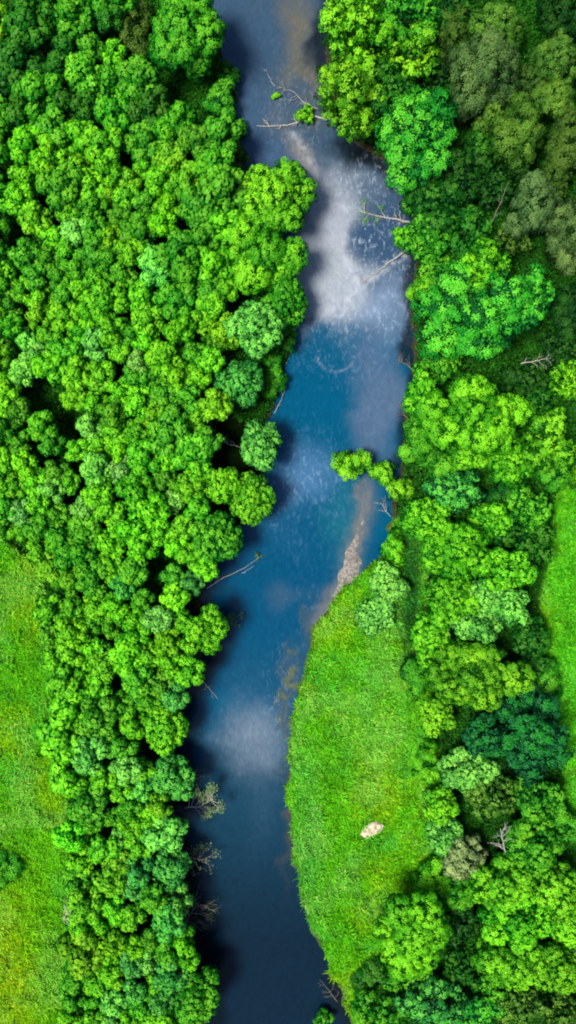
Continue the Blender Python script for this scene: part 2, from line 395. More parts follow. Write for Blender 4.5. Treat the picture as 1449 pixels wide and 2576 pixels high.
def crown_mesh(name, rx, ry, rz, style, seed):
    st = STYLES[style]; r = np.random.default_rng(seed)
    R = (rx + ry) / 2; n = st['lobes']
    c0z, c0r, d0, d1, r0, r1, zj = {'young': (.40, .46, .62, .82, .34, .46, .40), 'round': (.34, .42, .44, .74, .26, .40, .38), 'layered': (.30, .38, .40, .86, .20, .36, .5),
                                    'willow': (.25, .50, .40, .70, .28, .42, .5)}.get(style, (.2, .56, .4, .66, .3, .5, .35))
    C = [(0, 0, c0z)]; RR = [c0r]
    a0 = r.uniform(0, 6.28)
    for i in range(n - 1):
        a = a0 + 6.283 * i / (n - 1) + r.normal(0, .25); dd = r.uniform(d0, d1)
        C.append((math.cos(a) * dd, math.sin(a) * dd, r.uniform(-zj, .28))); RR.append(r.uniform(r0, r1))
    C = np.array(C); RR = np.array(RR); sc = np.array([rx, ry, rz])
    # bumps spread evenly over each lobe's outer surface
    B = []; Bn = []; Br = []; Bt = []
    br0 = st['br']
    for i in range(n):
        cnt = int(st['dens'] * 3.0 * (RR[i] / br0) ** 2) + 5
        k = np.arange(cnt) + .5; zz = 1 - 1.6 * k / cnt; ph = k * 2.39996 + r.uniform(0, 6.28)
        d = np.stack([np.cos(ph) * np.sqrt(1 - zz * zz), np.sin(ph) * np.sqrt(1 - zz * zz), zz], 1)
        d = unit(d + r.normal(0, .5 * br0 / RR[i], d.shape))
        p = C[i] + d * RR[i] * r.uniform(.88, 1.04 + .16 * st['jit'], (len(d), 1))
        dm = np.min(np.stack([np.linalg.norm(p - C[j], axis=1) / RR[j] if j != i else np.full(len(p), 9.) for j in range(n)]), 0)
        ok = dm > .85
        B.append(p[ok]); Bn.append(d[ok]); Br.append(br0 * r.uniform(.65, 1.25, ok.sum()))
        Bt.append(.62 * d[ok, 2] + r.normal(0, .13) + r.normal(0, .05, ok.sum()) - .24)  # lobe tops lighter, flanks darker: overhead light painted into the leaf tone
    B = np.concatenate(B) * sc; Bn = unit(np.concatenate(Bn) / sc); Br = np.concatenate(Br) * R; Bt = np.concatenate(Bt)
    pos = []; nor = []; siz = []; ton = []
    for c, o, b, bt in zip(B, Bn, Br, Bt):
        m = max(8, int(st['cover'] * 4 * b * b / (st['leaf'] ** 2 * 2 * st['asp'] * 1.6)))
        d = unit(r.normal(size=(m, 3)) + o * .7 + np.array([0, 0, .35]))
        rad = b * (1 - st['jit'] * r.random(m) ** 1.6 * .8 + st['jit'] * .15)
        p = c + d * rad[:, None] * np.array([1, 1, st['flat']])
        if st['droop']: p[:, 2] -= st['droop'] * r.random(m) ** 2 * b * 1.5
        pos.append(p); nor.append(unit(d * .8 + o * .5 + r.normal(0, .34, (m, 3)) + np.array([0, 0, .2])))
        siz.append(st['leaf'] * r.uniform(.65, 1.3, m))
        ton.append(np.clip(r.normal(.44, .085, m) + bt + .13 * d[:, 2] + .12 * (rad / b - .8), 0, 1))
    if st['core']:          # sparse leaves deeper in the crown, darkened to paint inner shade
        for i in range(n):
            rr_ = RR[i] * R; m = int(9 * rr_ * rr_ / st['leaf'] ** 2 * .55)
            d = unit(r.normal(size=(m, 3)) + np.array([0, 0, .4])); p = (C[i] + d * RR[i] * r.uniform(st['core'] + .03, st['core'] + .16, (m, 1))) * sc
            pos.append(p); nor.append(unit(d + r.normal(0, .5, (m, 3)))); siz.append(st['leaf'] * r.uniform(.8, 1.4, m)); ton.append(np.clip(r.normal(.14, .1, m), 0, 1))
    pos = np.concatenate(pos); nor = np.concatenate(nor); siz = np.concatenate(siz); ton = np.concatenate(ton)
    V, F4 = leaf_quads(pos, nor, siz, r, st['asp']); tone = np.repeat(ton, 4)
    F3 = np.zeros((0, 3), int); nq = len(F4)
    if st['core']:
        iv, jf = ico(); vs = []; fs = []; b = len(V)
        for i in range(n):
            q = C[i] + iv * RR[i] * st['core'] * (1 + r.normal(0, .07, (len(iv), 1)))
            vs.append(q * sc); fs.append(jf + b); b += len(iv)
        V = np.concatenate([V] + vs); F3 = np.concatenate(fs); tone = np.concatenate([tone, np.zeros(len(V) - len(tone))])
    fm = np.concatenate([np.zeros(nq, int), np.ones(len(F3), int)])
    return mesh_from(name, V, F4, F3, tone=tone, mats=[LEAF, CORE], fmat=fm)

def trunk_mesh(name, h, rad, spread, seed, mat=None):
    r = np.random.default_rng(seed)
    top = np.array([r.normal(0, .05 * h), r.normal(0, .05 * h), h])
    paths = [(wander((0, 0, -.4), top, 7, .012 * h, r), np.linspace(rad, rad * .25, 7))]
    for k in range(6):
        a = 6.283 * k / 6 + r.normal(0, .3); z0 = h * r.uniform(.45, .8); z1 = min(h * 1.02, z0 + h * r.uniform(.12, .3)); s = spread * r.uniform(.55, .9)
        paths.append((wander((top[0] * z0 / h, top[1] * z0 / h, z0), (math.cos(a) * s, math.sin(a) * s, z1), 5, .05 * spread, r), np.linspace(rad * .45, rad * .08, 5)))
    return tubes(name, paths, [mat or BARK])

TONES = {
    'bright green': (.088, .410, .011), 'mid green': (.050, .310, .013), 'pale green': (.115, .430, .055), 'yellow green': (.108, .395, .011),
    'blue green': (.045, .330, .042), 'deep green': (.018, .155, .010), 'emerald green': (.034, .370, .020), 'olive green': (.070, .205, .020),
    'grey green': (.085, .180, .042), 'dark teal': (.012, .150, .036), 'pale grey green': (.21, .34, .12), 'dark olive': (.050, .125, .014), 'dark green': (.010, .080, .007),
}
def tint(t, r, amt=.12):
    c = np.array(TONES[t]) * (1 + r.normal(0, amt, 3) * np.array([1.2, .6, 1])) * (1 + r.normal(0, amt * .7))
    return (*np.clip(c, .001, 1), 1.0)

def hand_tree(name, cat, label, px, py, rx, ry, h, style, tone, seed, rot=0.0, group=None, deep=.8, zc=None):
    """one tree or shrub with its own crown; px,py = crown centre as surveyed, rx,ry in survey pixels"""
    zc = zc if zc is not None else h * .62
    x, y = P(px, py, zc); f = K * (H - zc) / H
    r = np.random.default_rng(seed + 999)
    base = max(gz(x, y), -.6)
    t = thing(name, label, cat, (x, y, base), 0, group)
    RX, RY = rx * f, ry * f
    rz = max(.5, min((h - base) * .42, (RX + RY) / 2 * deep))
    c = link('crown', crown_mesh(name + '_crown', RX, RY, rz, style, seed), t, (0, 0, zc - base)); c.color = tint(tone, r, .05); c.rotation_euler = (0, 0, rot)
    link('trunk', trunk_mesh(name + '_trunk', zc - base, max(.05, h * .018), (RX + RY) * .4, seed), t)
    return t

exec_trees = []
def T(*a, **k): exec_trees.append((a, k))
# ---- left bank, hand placed
G1 = 'large trees along the left bank'
T('bank_tree', 'tree', 'big mid green tree at the top of the left bank above shaded grass', 462, 85, 92, 110, 14, 'round', 'mid green')
T('bank_tree', 'tree', 'bright yellow green tree bulging over the river, upper of the joined pair', 690, 500, 95, 98, 10.5, 'round', 'yellow green')
T('bank_tree', 'tree', 'wide bright green tree below the bulging yellow green one', 668, 640, 112, 105, 10, 'round', 'bright green')
T('bank_tree', 'tree', 'deep green tree hanging over the dark bank beside the white rapids', 715, 765, 62, 70, 8, 'round', 'mid green')
T('bank_tree', 'tree', 'small yellow green crown touching the pale bank tree on its left', 555, 838, 56, 52, 10, 'round', 'yellow green')
T('bank_tree', 'tree', 'pale green clumpy bank tree beside the blue pool', 640, 826, 72, 70, 10.5, 'round', 'pale green')
T('bank_tree', 'tree', 'round blue green tree standing alone above the dark pond gap', 606, 962, 64, 60, 9, 'round', 'blue green')
T('bank_tree', 'tree', 'pale green tree between the dark pond gap and the river', 655, 1122, 54, 70, 9, 'round', 'pale green')
T('bank_tree', 'tree', 'bright green tree just below the dark pond gap, away from the water', 556, 1222, 56, 50, 10, 'round', 'bright green')
T('bank_tree', 'tree', 'bright green tree jutting into the river below the pond gap', 632, 1250, 58, 66, 9.5, 'round', 'bright green')
T('bank_tree', 'tree', 'broad mid green tree overhanging the inlet above the leafy branch', 545, 1352, 72, 62, 9.5, 'round', 'mid green')
T('bank_tree', 'tree', 'mid green tree leaning to the water above the brown leafy sprig', 500, 1580, 58, 62, 10, 'young', 'bright green')
T('bank_tree', 'tree', 'blue green tree on the bank above the pale leaning tree', 432, 1960, 55, 62, 9, 'round', 'blue green')
T('bank_tree', 'tree', 'bright green tree bulging over the dark water at the lower left bend', 420, 1830, 58, 66, 10, 'round', 'bright green')
T('bank_tree', 'tree', 'bluish tree above the dead twiggy bush on the left bank', 425, 2180, 50, 62, 9, 'round', 'blue green')
T('bank_tree', 'tree', 'mid green tree at the very bottom of the left bank', 490, 2510, 58, 85, 9.5, 'round', 'mid green')
T('bank_shrub', 'shrub', 'rounded shrub on the upper left bank below the shaded grass', 553, 250, 44, 52, 4.5, 'shrub', 'mid green')
T('bank_shrub', 'shrub', 'small dark green shrub at the waterline left of the fallen white log', 602, 322, 22, 24, 2.2, 'shrub', 'mid green')
T('bank_shrub', 'shrub', 'dark strip of bushes on the bank right of the plantation', 590, 395, 32, 62, 4, 'shrub', 'dark olive')
T('bank_shrub', 'shrub', 'low green shrub between the shaded grass and the river', 575, 195, 26, 40, 3, 'shrub', 'deep green')
T('bank_shrub', 'shrub', 'dark shrub hugging the bank above the blue pool', 722, 850, 24, 48, 3, 'shrub', 'deep green')
T('bank_shrub', 'shrub', 'grassy green shrub strip beside the blue pool', 690, 950, 28, 60, 2.6, 'shrub', 'mid green')
T('bank_shrub', 'shrub', 'olive bush in the dark at the top left, beside the big bank tree', 335, 80, 50, 75, 7, 'shrub', 'dark olive')
T('bank_shrub', 'shrub', 'dark bush on the left edge of the lower left meadow', 0, 2190, 45, 60, 2.5, 'shrub', 'mid green')
T('bank_shrub', 'shrub', 'pale grey green bush at the meadow edge of the plantation', 180, 2288, 22, 42, 5, 'willow', 'pale grey green')
# ---- right bank, top
T('bank_tree', 'tree', 'bright yellow green tree at the top of the right bank', 905, 70, 85, 95, 14, 'layered', 'yellow green')
T('bank_tree', 'tree', 'yellow green tree overhanging the dark pool, right of the fallen white log', 882, 238, 78, 112, 12, 'layered', 'yellow green')
T('forest_tree', 'tree', 'mid green tree on the top edge, right of the bright bank tree', 1030, 30, 78, 70, 14, 'layered', 'mid green')
T('forest_tree', 'tree', 'yellow olive tree above the emerald maple', 1040, 128, 72, 62, 12.5, 'layered', 'yellow green')
T('forest_tree', 'tree', 'deep green tree filling the shade between bank tree and emerald maple', 985, 230, 62, 62, 9, 'layered', 'deep green')
T('forest_tree', 'tree', 'emerald green maple with star shaped outline beside the river', 1052, 335, 110, 128, 12, 'layered', 'emerald green')
T('forest_tree', 'tree', 'deep green tree directly below the emerald maple', 1085, 500, 70, 75, 8, 'layered', 'deep green')
T('forest_tree', 'tree', 'mid green low tree by the bank beneath the emerald maple', 1075, 600, 55, 60, 6, 'layered', 'mid green')
T('forest_tree', 'tree', 'dark green tree in the shadow right of the emerald maple', 1170, 440, 62, 90, 8, 'layered', 'dark green')
T('forest_tree', 'tree', 'dark green tree above the big vivid maple', 1180, 570, 58, 62, 7, 'layered', 'deep green')
GW = 'grey olive willows in the upper right wood'
T('willow_tree', 'tree', 'broad grey green willow, largest in the upper right wood', 1225, 180, 92, 95, 14, 'willow', 'grey green', group=GW)
T('willow_tree', 'tree', 'olive willow on the top edge above the broad grey willow', 1250, 60, 75, 62, 13, 'willow', 'olive green', group=GW)
T('willow_tree', 'tree', 'dark olive willow left of the broad grey willow', 1140, 100, 48, 80, 10, 'willow', 'dark olive', group=GW)
T('willow_tree', 'tree', 'small grey willow right of the emerald maple tip', 1170, 250, 36, 55, 9, 'willow', 'grey green', group=GW)
T('willow_tree', 'tree', 'small olive willow between the broad grey willow and the tall olive one', 1232, 290, 38, 50, 10, 'willow', 'olive green', group=GW)
T('willow_tree', 'tree', 'tall olive willow with a drooping grey lower side', 1312, 330, 66, 100, 13, 'willow', 'olive green', group=GW)
T('willow_tree', 'tree', 'bright olive willow near the top right corner', 1402, 150, 66, 72, 13, 'willow', 'olive green', group=GW)
T('willow_tree', 'tree', 'dark willow in the top right corner', 1415, 30, 62, 62, 12, 'willow', 'dark green', group=GW)
T('willow_tree', 'tree', 'olive willow on the right edge below the bright olive one', 1395, 245, 62, 50, 11, 'willow', 'olive green', group=GW)
T('willow_tree', 'tree', 'dark olive willow on the right edge beside the tall olive one', 1425, 370, 52, 88, 10, 'willow', 'dark olive', group=GW)
T('willow_tree', 'tree', 'grey olive willow above the brown clearing', 1345, 520, 72, 76, 12.5, 'willow', 'grey green', group=GW)
T('willow_tree', 'tree', 'grey willow on the right edge beside the brown clearing', 1425, 590, 56, 95, 11.5, 'willow', 'grey green', group=GW)
T('willow_tree', 'tree', 'dark willow on the right edge, right of the big vivid maple', 1430, 780, 48, 90, 8, 'willow', 'dark green', group=GW)
T('forest_tree', 'tree', 'dark green tree deep in shade below the tall olive willow', 1250, 455, 50, 62, 7, 'layered', 'dark green')
# ---- right, middle
T('forest_tree', 'tree', 'big vivid green maple by the blue pool, broadest on the right bank', 1195, 800, 158, 128, 13, 'layered', 'emerald green')
T('forest_tree', 'tree', 'bright green crown rising at the top of the big vivid maple', 1222, 668, 62, 60, 12, 'layered', 'bright green')
T('forest_tree', 'tree', 'deep emerald crown on the right flank of the big vivid maple', 1330, 760, 62, 85, 11, 'layered', 'emerald green')
T('bank_shrub', 'shrub', 'yellow olive shrub on the bank above the big vivid maple', 1066, 728, 40, 40, 4.5, 'shrub', 'yellow green')
T('forest_tree', 'tree', 'dark green tree in the gap under the big vivid maple', 1330, 955, 75, 50, 6, 'layered', 'dark green')
T('forest_tree', 'tree', 'bright green umbrella shaped tree below the big vivid maple', 1185, 1045, 140, 98, 12.5, 'round', 'bright green')
T('forest_tree', 'tree', 'bright green crown at the river end of the umbrella shaped tree', 1060, 1000, 45, 70, 9.5, 'round', 'bright green')
T('forest_tree', 'tree', 'yellow green crown under the umbrella shaped tree', 1190, 1140, 60, 48, 9, 'round', 'bright green')
T('forest_tree', 'tree', 'yellowish tree on the right, beside the umbrella shaped tree', 1378, 1105, 62, 88, 11, 'layered', 'yellow green')
T('forest_tree', 'tree', 'yellow tree cut by the right edge above the yellowish tree', 1432, 955, 42, 55, 10, 'layered', 'yellow green')
T('forest_tree', 'tree', 'bright green tree below the umbrella tree, toward the field', 1285, 1160, 60, 62, 9, 'round', 'bright green')
T('bank_shrub', 'shrub', 'deep green bank shrub between umbrella tree and river bush', 1062, 1125, 55, 50, 4, 'shrub', 'mid green')
T('bank_shrub', 'shrub', 'dark shrub in shade below the yellow green crown', 1265, 1255, 60, 45, 4.5, 'shrub', 'deep green')
T('river_bush', 'bush', 'rounded yellow green bush standing in the river, farthest out', 884, 1166, 52, 46, 3.2, 'shrub', 'yellow green', group='bushes reaching into the river')
T('river_bush', 'bush', 'middle of the three yellow green bushes reaching into the river', 962, 1188, 36, 33, 2.8, 'shrub', 'yellow green', group='bushes reaching into the river')
T('river_bush', 'bush', 'yellow green bush nearest the right bank of the three in the river', 1005, 1232, 48, 32, 3.2, 'shrub', 'yellow green', group='bushes reaching into the river')
T('forest_tree', 'tree', 'blue green tree on the bank beside the river bushes', 1150, 1228, 75, 52, 8.5, 'layered', 'blue green')
GC = 'clumpy bright trees beside the right field'
T('forest_tree', 'tree', 'bright clumpy tree right of the sandy spit', 1075, 1305, 70, 52, 9, 'round', 'bright green', group=GC)
T('forest_tree', 'tree', 'wide bright clumpy tree above the dark cracks', 1150, 1385, 95, 70, 10.5, 'round', 'bright green', group=GC)
T('forest_tree', 'tree', 'yellow green clumpy tree above the dark cracks, nearer the field', 1265, 1435, 78, 52, 10.5, 'round', 'bright green', group=GC)
T('forest_tree', 'tree', 'pale green clumpy tree in the middle of the dark cracks', 1215, 1500, 55, 42, 10, 'round', 'pale green', group=GC)
T('forest_tree', 'tree', 'pale green crown right of the dark cracks near the field', 1285, 1528, 54, 48, 10, 'round', 'pale green', group=GC)
T('forest_tree', 'tree', 'bright clumpy tree left of the dark cracks', 1140, 1510, 68, 62, 10, 'round', 'bright green', group=GC)
T('forest_tree', 'tree', 'pale green crown just below the dark cracks', 1200, 1572, 70, 45, 10, 'round', 'pale green', group=GC)
T('forest_tree', 'tree', 'mid green tree on the meadow side below the cracks', 1082, 1600, 52, 78, 8.5, 'round', 'bright green', group=GC)
T('forest_tree', 'tree', 'large rounded yellow green tree above the dark teal one', 1202, 1700, 118, 92, 11, 'round', 'yellow green', group=GC)
T('forest_tree', 'tree', 'small yellow green tree by the meadow, left of the dark teal one', 1098, 1800, 50, 52, 8, 'round', 'yellow green', group=GC)
T('forest_tree', 'tree', 'deep green tree beside the right field, right of the sandy spit', 1320, 1370, 66, 60, 8, 'layered', 'deep green')
T('forest_tree', 'tree', 'mid green tree at the corner of the right field', 1330, 1280, 58, 58, 8, 'layered', 'mid green')
T('forest_tree', 'tree', 'shaded tree between the large rounded tree and the field', 1340, 1620, 45, 85, 6, 'layered', 'deep green')
# ---- right, lower
T('forest_tree', 'tree', 'dark teal tree by the field, darkest crown on the right', 1345, 1850, 95, 105, 10, 'layered', 'dark teal')
T('forest_tree', 'tree', 'teal green crown on the meadow side of the darkest one', 1225, 1850, 68, 65, 8.5, 'layered', 'dark teal')
T('forest_tree', 'tree', 'pale green tree below the dark teal pair, beside the meadow', 1175, 1935, 72, 52, 8, 'round', 'pale green')
T('forest_tree', 'tree', 'bright tree by the meadow, above right of the pale rock', 1110, 2025, 52, 45, 7, 'round', 'bright green')
T('forest_tree', 'tree', 'olive tree above the dead white tree', 1240, 2010, 68, 50, 7.5, 'layered', 'olive green')
T('forest_tree', 'tree', 'mid green tree at the field edge below the dark teal one', 1350, 2010, 62, 52, 7.5, 'layered', 'mid green')
T('forest_tree', 'tree', 'pale tree by the meadow, level with the pale rock', 1120, 2100, 45, 52, 7, 'round', 'pale green')
T('willow_tree', 'tree', 'pale grey green feathery tree left of the dead white tree', 1170, 2165, 52, 62, 7.5, 'willow', 'pale grey green')
T('forest_tree', 'tree', 'green tree right of the dead white tree', 1345, 2135, 75, 75, 9.5, 'round', 'mid green')
GL = 'large trees in the lower right corner'
T('forest_tree', 'tree', 'olive green tree just below the dead white tree', 1255, 2220, 82, 72, 9.5, 'round', 'bright green', group=GL)
T('forest_tree', 'tree', 'yellow green tree on the right edge of the lower right corner', 1405, 2255, 72, 80, 10, 'round', 'yellow green', group=GL)
T('forest_tree', 'tree', 'bright green tree in the middle of the lower right corner', 1305, 2320, 88, 72, 10.5, 'round', 'bright green', group=GL)
T('forest_tree', 'tree', 'wide yellow green tree low in the lower right corner', 1290, 2420, 108, 62, 11, 'round', 'yellow green', group=GL)
T('forest_tree', 'tree', 'yellow green tree on the right edge near the bottom', 1408, 2430, 75, 75, 11, 'round', 'yellow green', group=GL)
T('forest_tree', 'tree', 'rounded bright green tree standing in the lower part of the meadow', 1035, 2345, 98, 112, 10.5, 'round', 'bright green')
T('forest_tree', 'tree', 'dark tree in the gap right of the rounded meadow tree', 1165, 2330, 50, 60, 5.5, 'layered', 'dark green')
T('forest_tree', 'tree', 'shaded tree below the gap right of the rounded meadow tree', 1165, 2440, 52, 48, 6, 'layered', 'deep green')
T('bank_shrub', 'shrub', 'dark bluish shrub left of the rounded meadow tree', 940, 2450, 50, 48, 3, 'shrub', 'deep green')
T('forest_tree', 'tree', 'bluish green tree on the bottom edge below the rounded meadow tree', 1090, 2530, 85, 58, 8, 'layered', 'blue green')
T('forest_tree', 'tree', 'green tree on the bottom edge beside the meadow point', 960, 2545, 72, 55, 7, 'layered', 'mid green')
T('forest_tree', 'tree', 'mid green tree on the bottom edge, centre of the right wood', 1205, 2545, 62, 52, 8, 'layered', 'emerald green')
T('forest_tree', 'tree', 'dark olive tree on the bottom edge toward the right corner', 1310, 2540, 62, 48, 8, 'layered', 'olive green')
T('forest_tree', 'tree', 'olive tree in the bottom right corner', 1415, 2550, 62, 48, 8, 'layered', 'olive green')
# ---- meadow tip
T('bank_shrub', 'shrub', 'pale green bush at the tip of the right meadow', 975, 1465, 50, 55, 4.5, 'round', 'pale green')
T('bank_shrub', 'shrub', 'light green bush just below the pale one at the meadow tip', 945, 1550, 48, 52, 4, 'round', 'pale green')
T('bank_shrub', 'shrub', 'small green bush beside the sandy spit', 990, 1375, 30, 52, 3, 'shrub', 'bright green')
T('bank_shrub', 'shrub', 'tiny dark green bush by the water in the bottom right bend', 812, 2562, 26, 22, 2, 'shrub', 'mid green')
T('bank_shrub', 'shrub', 'leafy clump on the fallen white log', 768, 287, 24, 20, 1.3, 'shrub', 'yellow green', zc=.8)
T('bank_shrub', 'shrub', 'tiny green tuft on snagged twigs above the fallen white log', 694, 241, 13, 7, .7, 'shrub', 'yellow green', zc=.35)
T('bank_shrub', 'shrub', 'fan of light green leaves on the bank between the two fallen logs', 1016, 592, 28, 26, 2.2, 'willow', 'bright green')

# ---- fillers that close the right bank canopy
T('forest_tree', 'tree', 'deep green tree on the top edge, left of the dark olive willow', 1135, 15, 58, 50, 11, 'layered', 'deep green')
T('forest_tree', 'tree', 'dark green tree in shade under the yellow olive tree', 1105, 200, 50, 50, 8, 'layered', 'dark green')
T('forest_tree', 'tree', 'deep green tree squeezed between emerald maple and small olive willow', 1212, 378, 44, 50, 8, 'layered', 'deep green')
T('willow_tree', 'tree', 'dark olive willow tucked under the bright olive one', 1335, 205, 44, 52, 10, 'willow', 'dark olive', group=GW)
T('willow_tree', 'tree', 'dark olive willow below the dark olive one on the right edge', 1385, 455, 48, 46, 10, 'willow', 'dark olive', group=GW)
T('forest_tree', 'tree', 'low deep green tree between the slanting log and the big vivid maple', 1110, 690, 52, 46, 6, 'layered', 'mid green')
T('forest_tree', 'tree', 'dark olive tree just left of the brown clearing', 1290, 590, 42, 52, 8, 'layered', 'dark olive')
T('forest_tree', 'tree', 'deep green tree wedged under the river side of the big vivid maple', 1105, 918, 56, 40, 6.5, 'layered', 'mid green')
T('forest_tree', 'tree', 'dark tree near the right edge above the dead pale branch', 1410, 880, 52, 46, 7, 'layered', 'dark green')
T('forest_tree', 'tree', 'shaded tree under the right end of the umbrella tree', 1345, 1020, 45, 48, 7, 'layered', 'deep green')
T('bank_shrub', 'shrub', 'small deep green shrub above the blue green bank tree', 1120, 1172, 48, 36, 5, 'shrub', 'mid green')
T('forest_tree', 'tree', 'mid green tree between the bank tree by the bushes and the clumpy ones', 1228, 1310, 56, 46, 8.5, 'round', 'bright green')
T('bank_shrub', 'shrub', 'mid green shrub at the top corner of the right field', 1395, 1195, 50, 46, 5, 'shrub', 'mid green')
T('bank_shrub', 'shrub', 'low shrub at the meadow edge left of the large rounded tree', 1052, 1700, 36, 60, 3.5, 'shrub', 'mid green')
T('bank_shrub', 'shrub', 'low shrub at the meadow edge left of the pale green tree', 1075, 1920, 38, 56, 3.5, 'shrub', 'bright green')
T('bank_shrub', 'shrub', 'soft green shrub at the meadow edge above the rounded meadow tree', 1092, 2205, 46, 56, 4, 'shrub', 'bright green')
T('bank_shrub', 'shrub', 'mid green shrub right of the rounded meadow tree top', 1150, 2255, 45, 42, 5, 'shrub', 'mid green')
T('forest_tree', 'tree', 'mid green tree tucked just below the rounded meadow tree', 1040, 2468, 66, 46, 5.5, 'layered', 'mid green')
T('forest_tree', 'tree', 'mid green tree under the wide yellow green one at lower right', 1245, 2490, 60, 42, 7, 'layered', 'mid green', group=GL)
T('forest_tree', 'tree', 'bright tree on the right edge between the two yellow green ones', 1430, 2345, 50, 58, 9, 'round', 'bright green', group=GL)
T('bank_shrub', 'shrub', 'green shrub at the field edge right of the large rounded tree', 1380, 1715, 36, 60, 3.5, 'shrub', 'mid green')
T('bank_shrub', 'shrub', 'green shrub at the field edge right of the dead white tree', 1415, 2080, 46, 62, 5, 'shrub', 'mid green')
T('bank_shrub', 'shrub', 'mid green shrub on the bank below the dark bare twigs', 1045, 1075, 34, 45, 3.5, 'shrub', 'mid green')
T('bank_shrub', 'shrub', 'olive shrub on the bank just above the grey leaning log', 1040, 505, 34, 36, 4, 'shrub', 'mid green')

for i, (a, k) in enumerate(exec_trees):
    hand_tree(*a, seed=100 + i, **k)

# ------------------------------------------------------------------ the plantation on the left bank
PLANT = np.array([(-40, 20), (300, -10), (300, 130), (345, 190), (380, 255), (480, 310), (560, 340), (590, 430), (560, 520), (545, 600), (545, 700), (600, 740), (500, 790), (470, 880), (540, 900), (530, 960), (555, 1000), (545, 1060), (530, 1130), (515, 1200), (500, 1270), (480, 1340), (490, 1400), (520, 1430), (500, 1490), (470, 1520), (440, 1580), (505, 1650), (470, 1720), (440, 1770), (370, 1790), (350, 1900), (390, 1920), (385, 2000), (430, 2030), (415, 2110), (370, 2130), (365, 2230), (440, 2240), (455, 2300), (460, 2400), (500, 2420), (430, 2450), (430, 2600), (165, 2600), (185, 2450), (172, 2300), (176, 2150), (170, 2000), (150, 1850), (132, 1700), (122, 1500), (110, 1420), (65, 1370), (-40, 1320)], float)
GAPS = [(110, 985, 60, 26), (165, 1070, 26, 62), (25, 560, 12, 55), (15, 380, 30, 60), (580, 1100, 40, 75), (395, 1455, 18, 42), (190, 1250, 30, 18), (150, 215, 45, 15), (10, 200, 22, 60), (570, 950, 22, 22), (225, 300, 20, 14), (310, 760, 16, 8), (410, 1400, 14, 10)]
pr = np.random.default_rng(77)
spots = []
def gap(x, y): return any(((x - a) / (rx + 14)) ** 2 + ((y - b) / (ry + 14)) ** 2 < 1 for a, b, rx, ry in GAPS)
hand_pts = [(a[3], a[4], a[5], a[6]) for a, k in exec_trees if a[3] < 760]
cand = np.stack([pr.uniform(-35, 640, 60000), pr.uniform(0, 2590, 60000)], 1)
ok = inside(PLANT, cand[:, 0], cand[:, 1])
for x, y in cand[ok]:
    rad = 31 + 9 * math.sin(x * .013 + y * .008) * math.cos(y * .005) + pr.normal(0, 4)
    if 700 < y < 2000: rad -= 2
    if y < 420: rad += 10
    rad = min(max(rad, 25), 46)
    if gap(x, y): continue
    if any(((x - a) / (rx + rad * .45)) ** 2 + ((y - b) / (ry + rad * .45)) ** 2 < 1 for a, b, rx, ry in hand_pts): continue
    if any((x - a) ** 2 + (y - b) ** 2 < ((rad + c) * .82) ** 2 for a, b, c in spots): continue
    spots.append((x, y, rad))
spots.sort(key=lambda s: -s[2]); spots = spots[:300]

protos = []
for k in range(8):
    h = 9.5; zc = 6.6
    t = thing('plantation_tree', '', 'tree', (0, 0, 0))
    c = link('crown', crown_mesh('plantation_crown', 1.18, 1.18, 1.45, 'young', 500 + k), t, (0, 0, zc))
    link('trunk', trunk_mesh('plantation_trunk', zc, .12, 1.0, 500 + k), t)
    protos.append([t, False])
BANDS = [(110, "by the photo's top edge"), (200, 'level with the big upper bank tree'), (275, 'level with the shaded grass'), (350, 'level with the fallen white log'), (430, 'just below the fallen white log'), (510, 'level with the bulging bright tree'),
         (590, 'level with the first white rapids'), (670, 'level with the forked log in the rapids'), (750, 'level with the slanting log tip'), (830, 'level with the two-toned bank trees'), (910, 'level with the blue pool head'), (990, 'level with the round blue-green tree'), (1070, 'level with the pond gap top'),
         (1150, 'level with the dead branch in the gap'), (1230, 'level with the river bushes'), (1310, 'level with the sandy spit'), (1390, 'level with the inlet tree'), (1470, 'level with the leafy floating branch'), (1550, 'level with the right meadow tip'), (1630, 'level with the brown leafy sprig'), (1710, 'level with the rounded yellow tree'),
         (1790, 'level with the thin bare stick'), (1870, 'level with the dark teal tree'), (1950, 'level with the lower left bend'), (2030, 'level with the pale leaning tree'), (2110, 'level with the pale meadow rock'), (2190, 'level with the bare grey bank shrub'), (2270, 'level with the bluish bank tree'), (2350, 'level with the dead twiggy bush'), (2440, 'level with the rounded meadow tree'), (2520, 'just above the bottom edge'), (9999, "by the photo's bottom edge")]
ORD = ['first', 'second', 'third', 'fourth', 'fifth', 'sixth', 'seventh', 'eighth', 'ninth', 'tenth', 'eleventh', 'twelfth', 'thirteenth', 'fourteenth', 'fifteenth', 'sixteenth', 'seventeenth', 'eighteenth']
byband = {}
for s in spots:
    b = next(i for i, q in enumerate(BANDS) if s[1] < q[0]); byband.setdefault(b, []).append(s)
cnt = 0
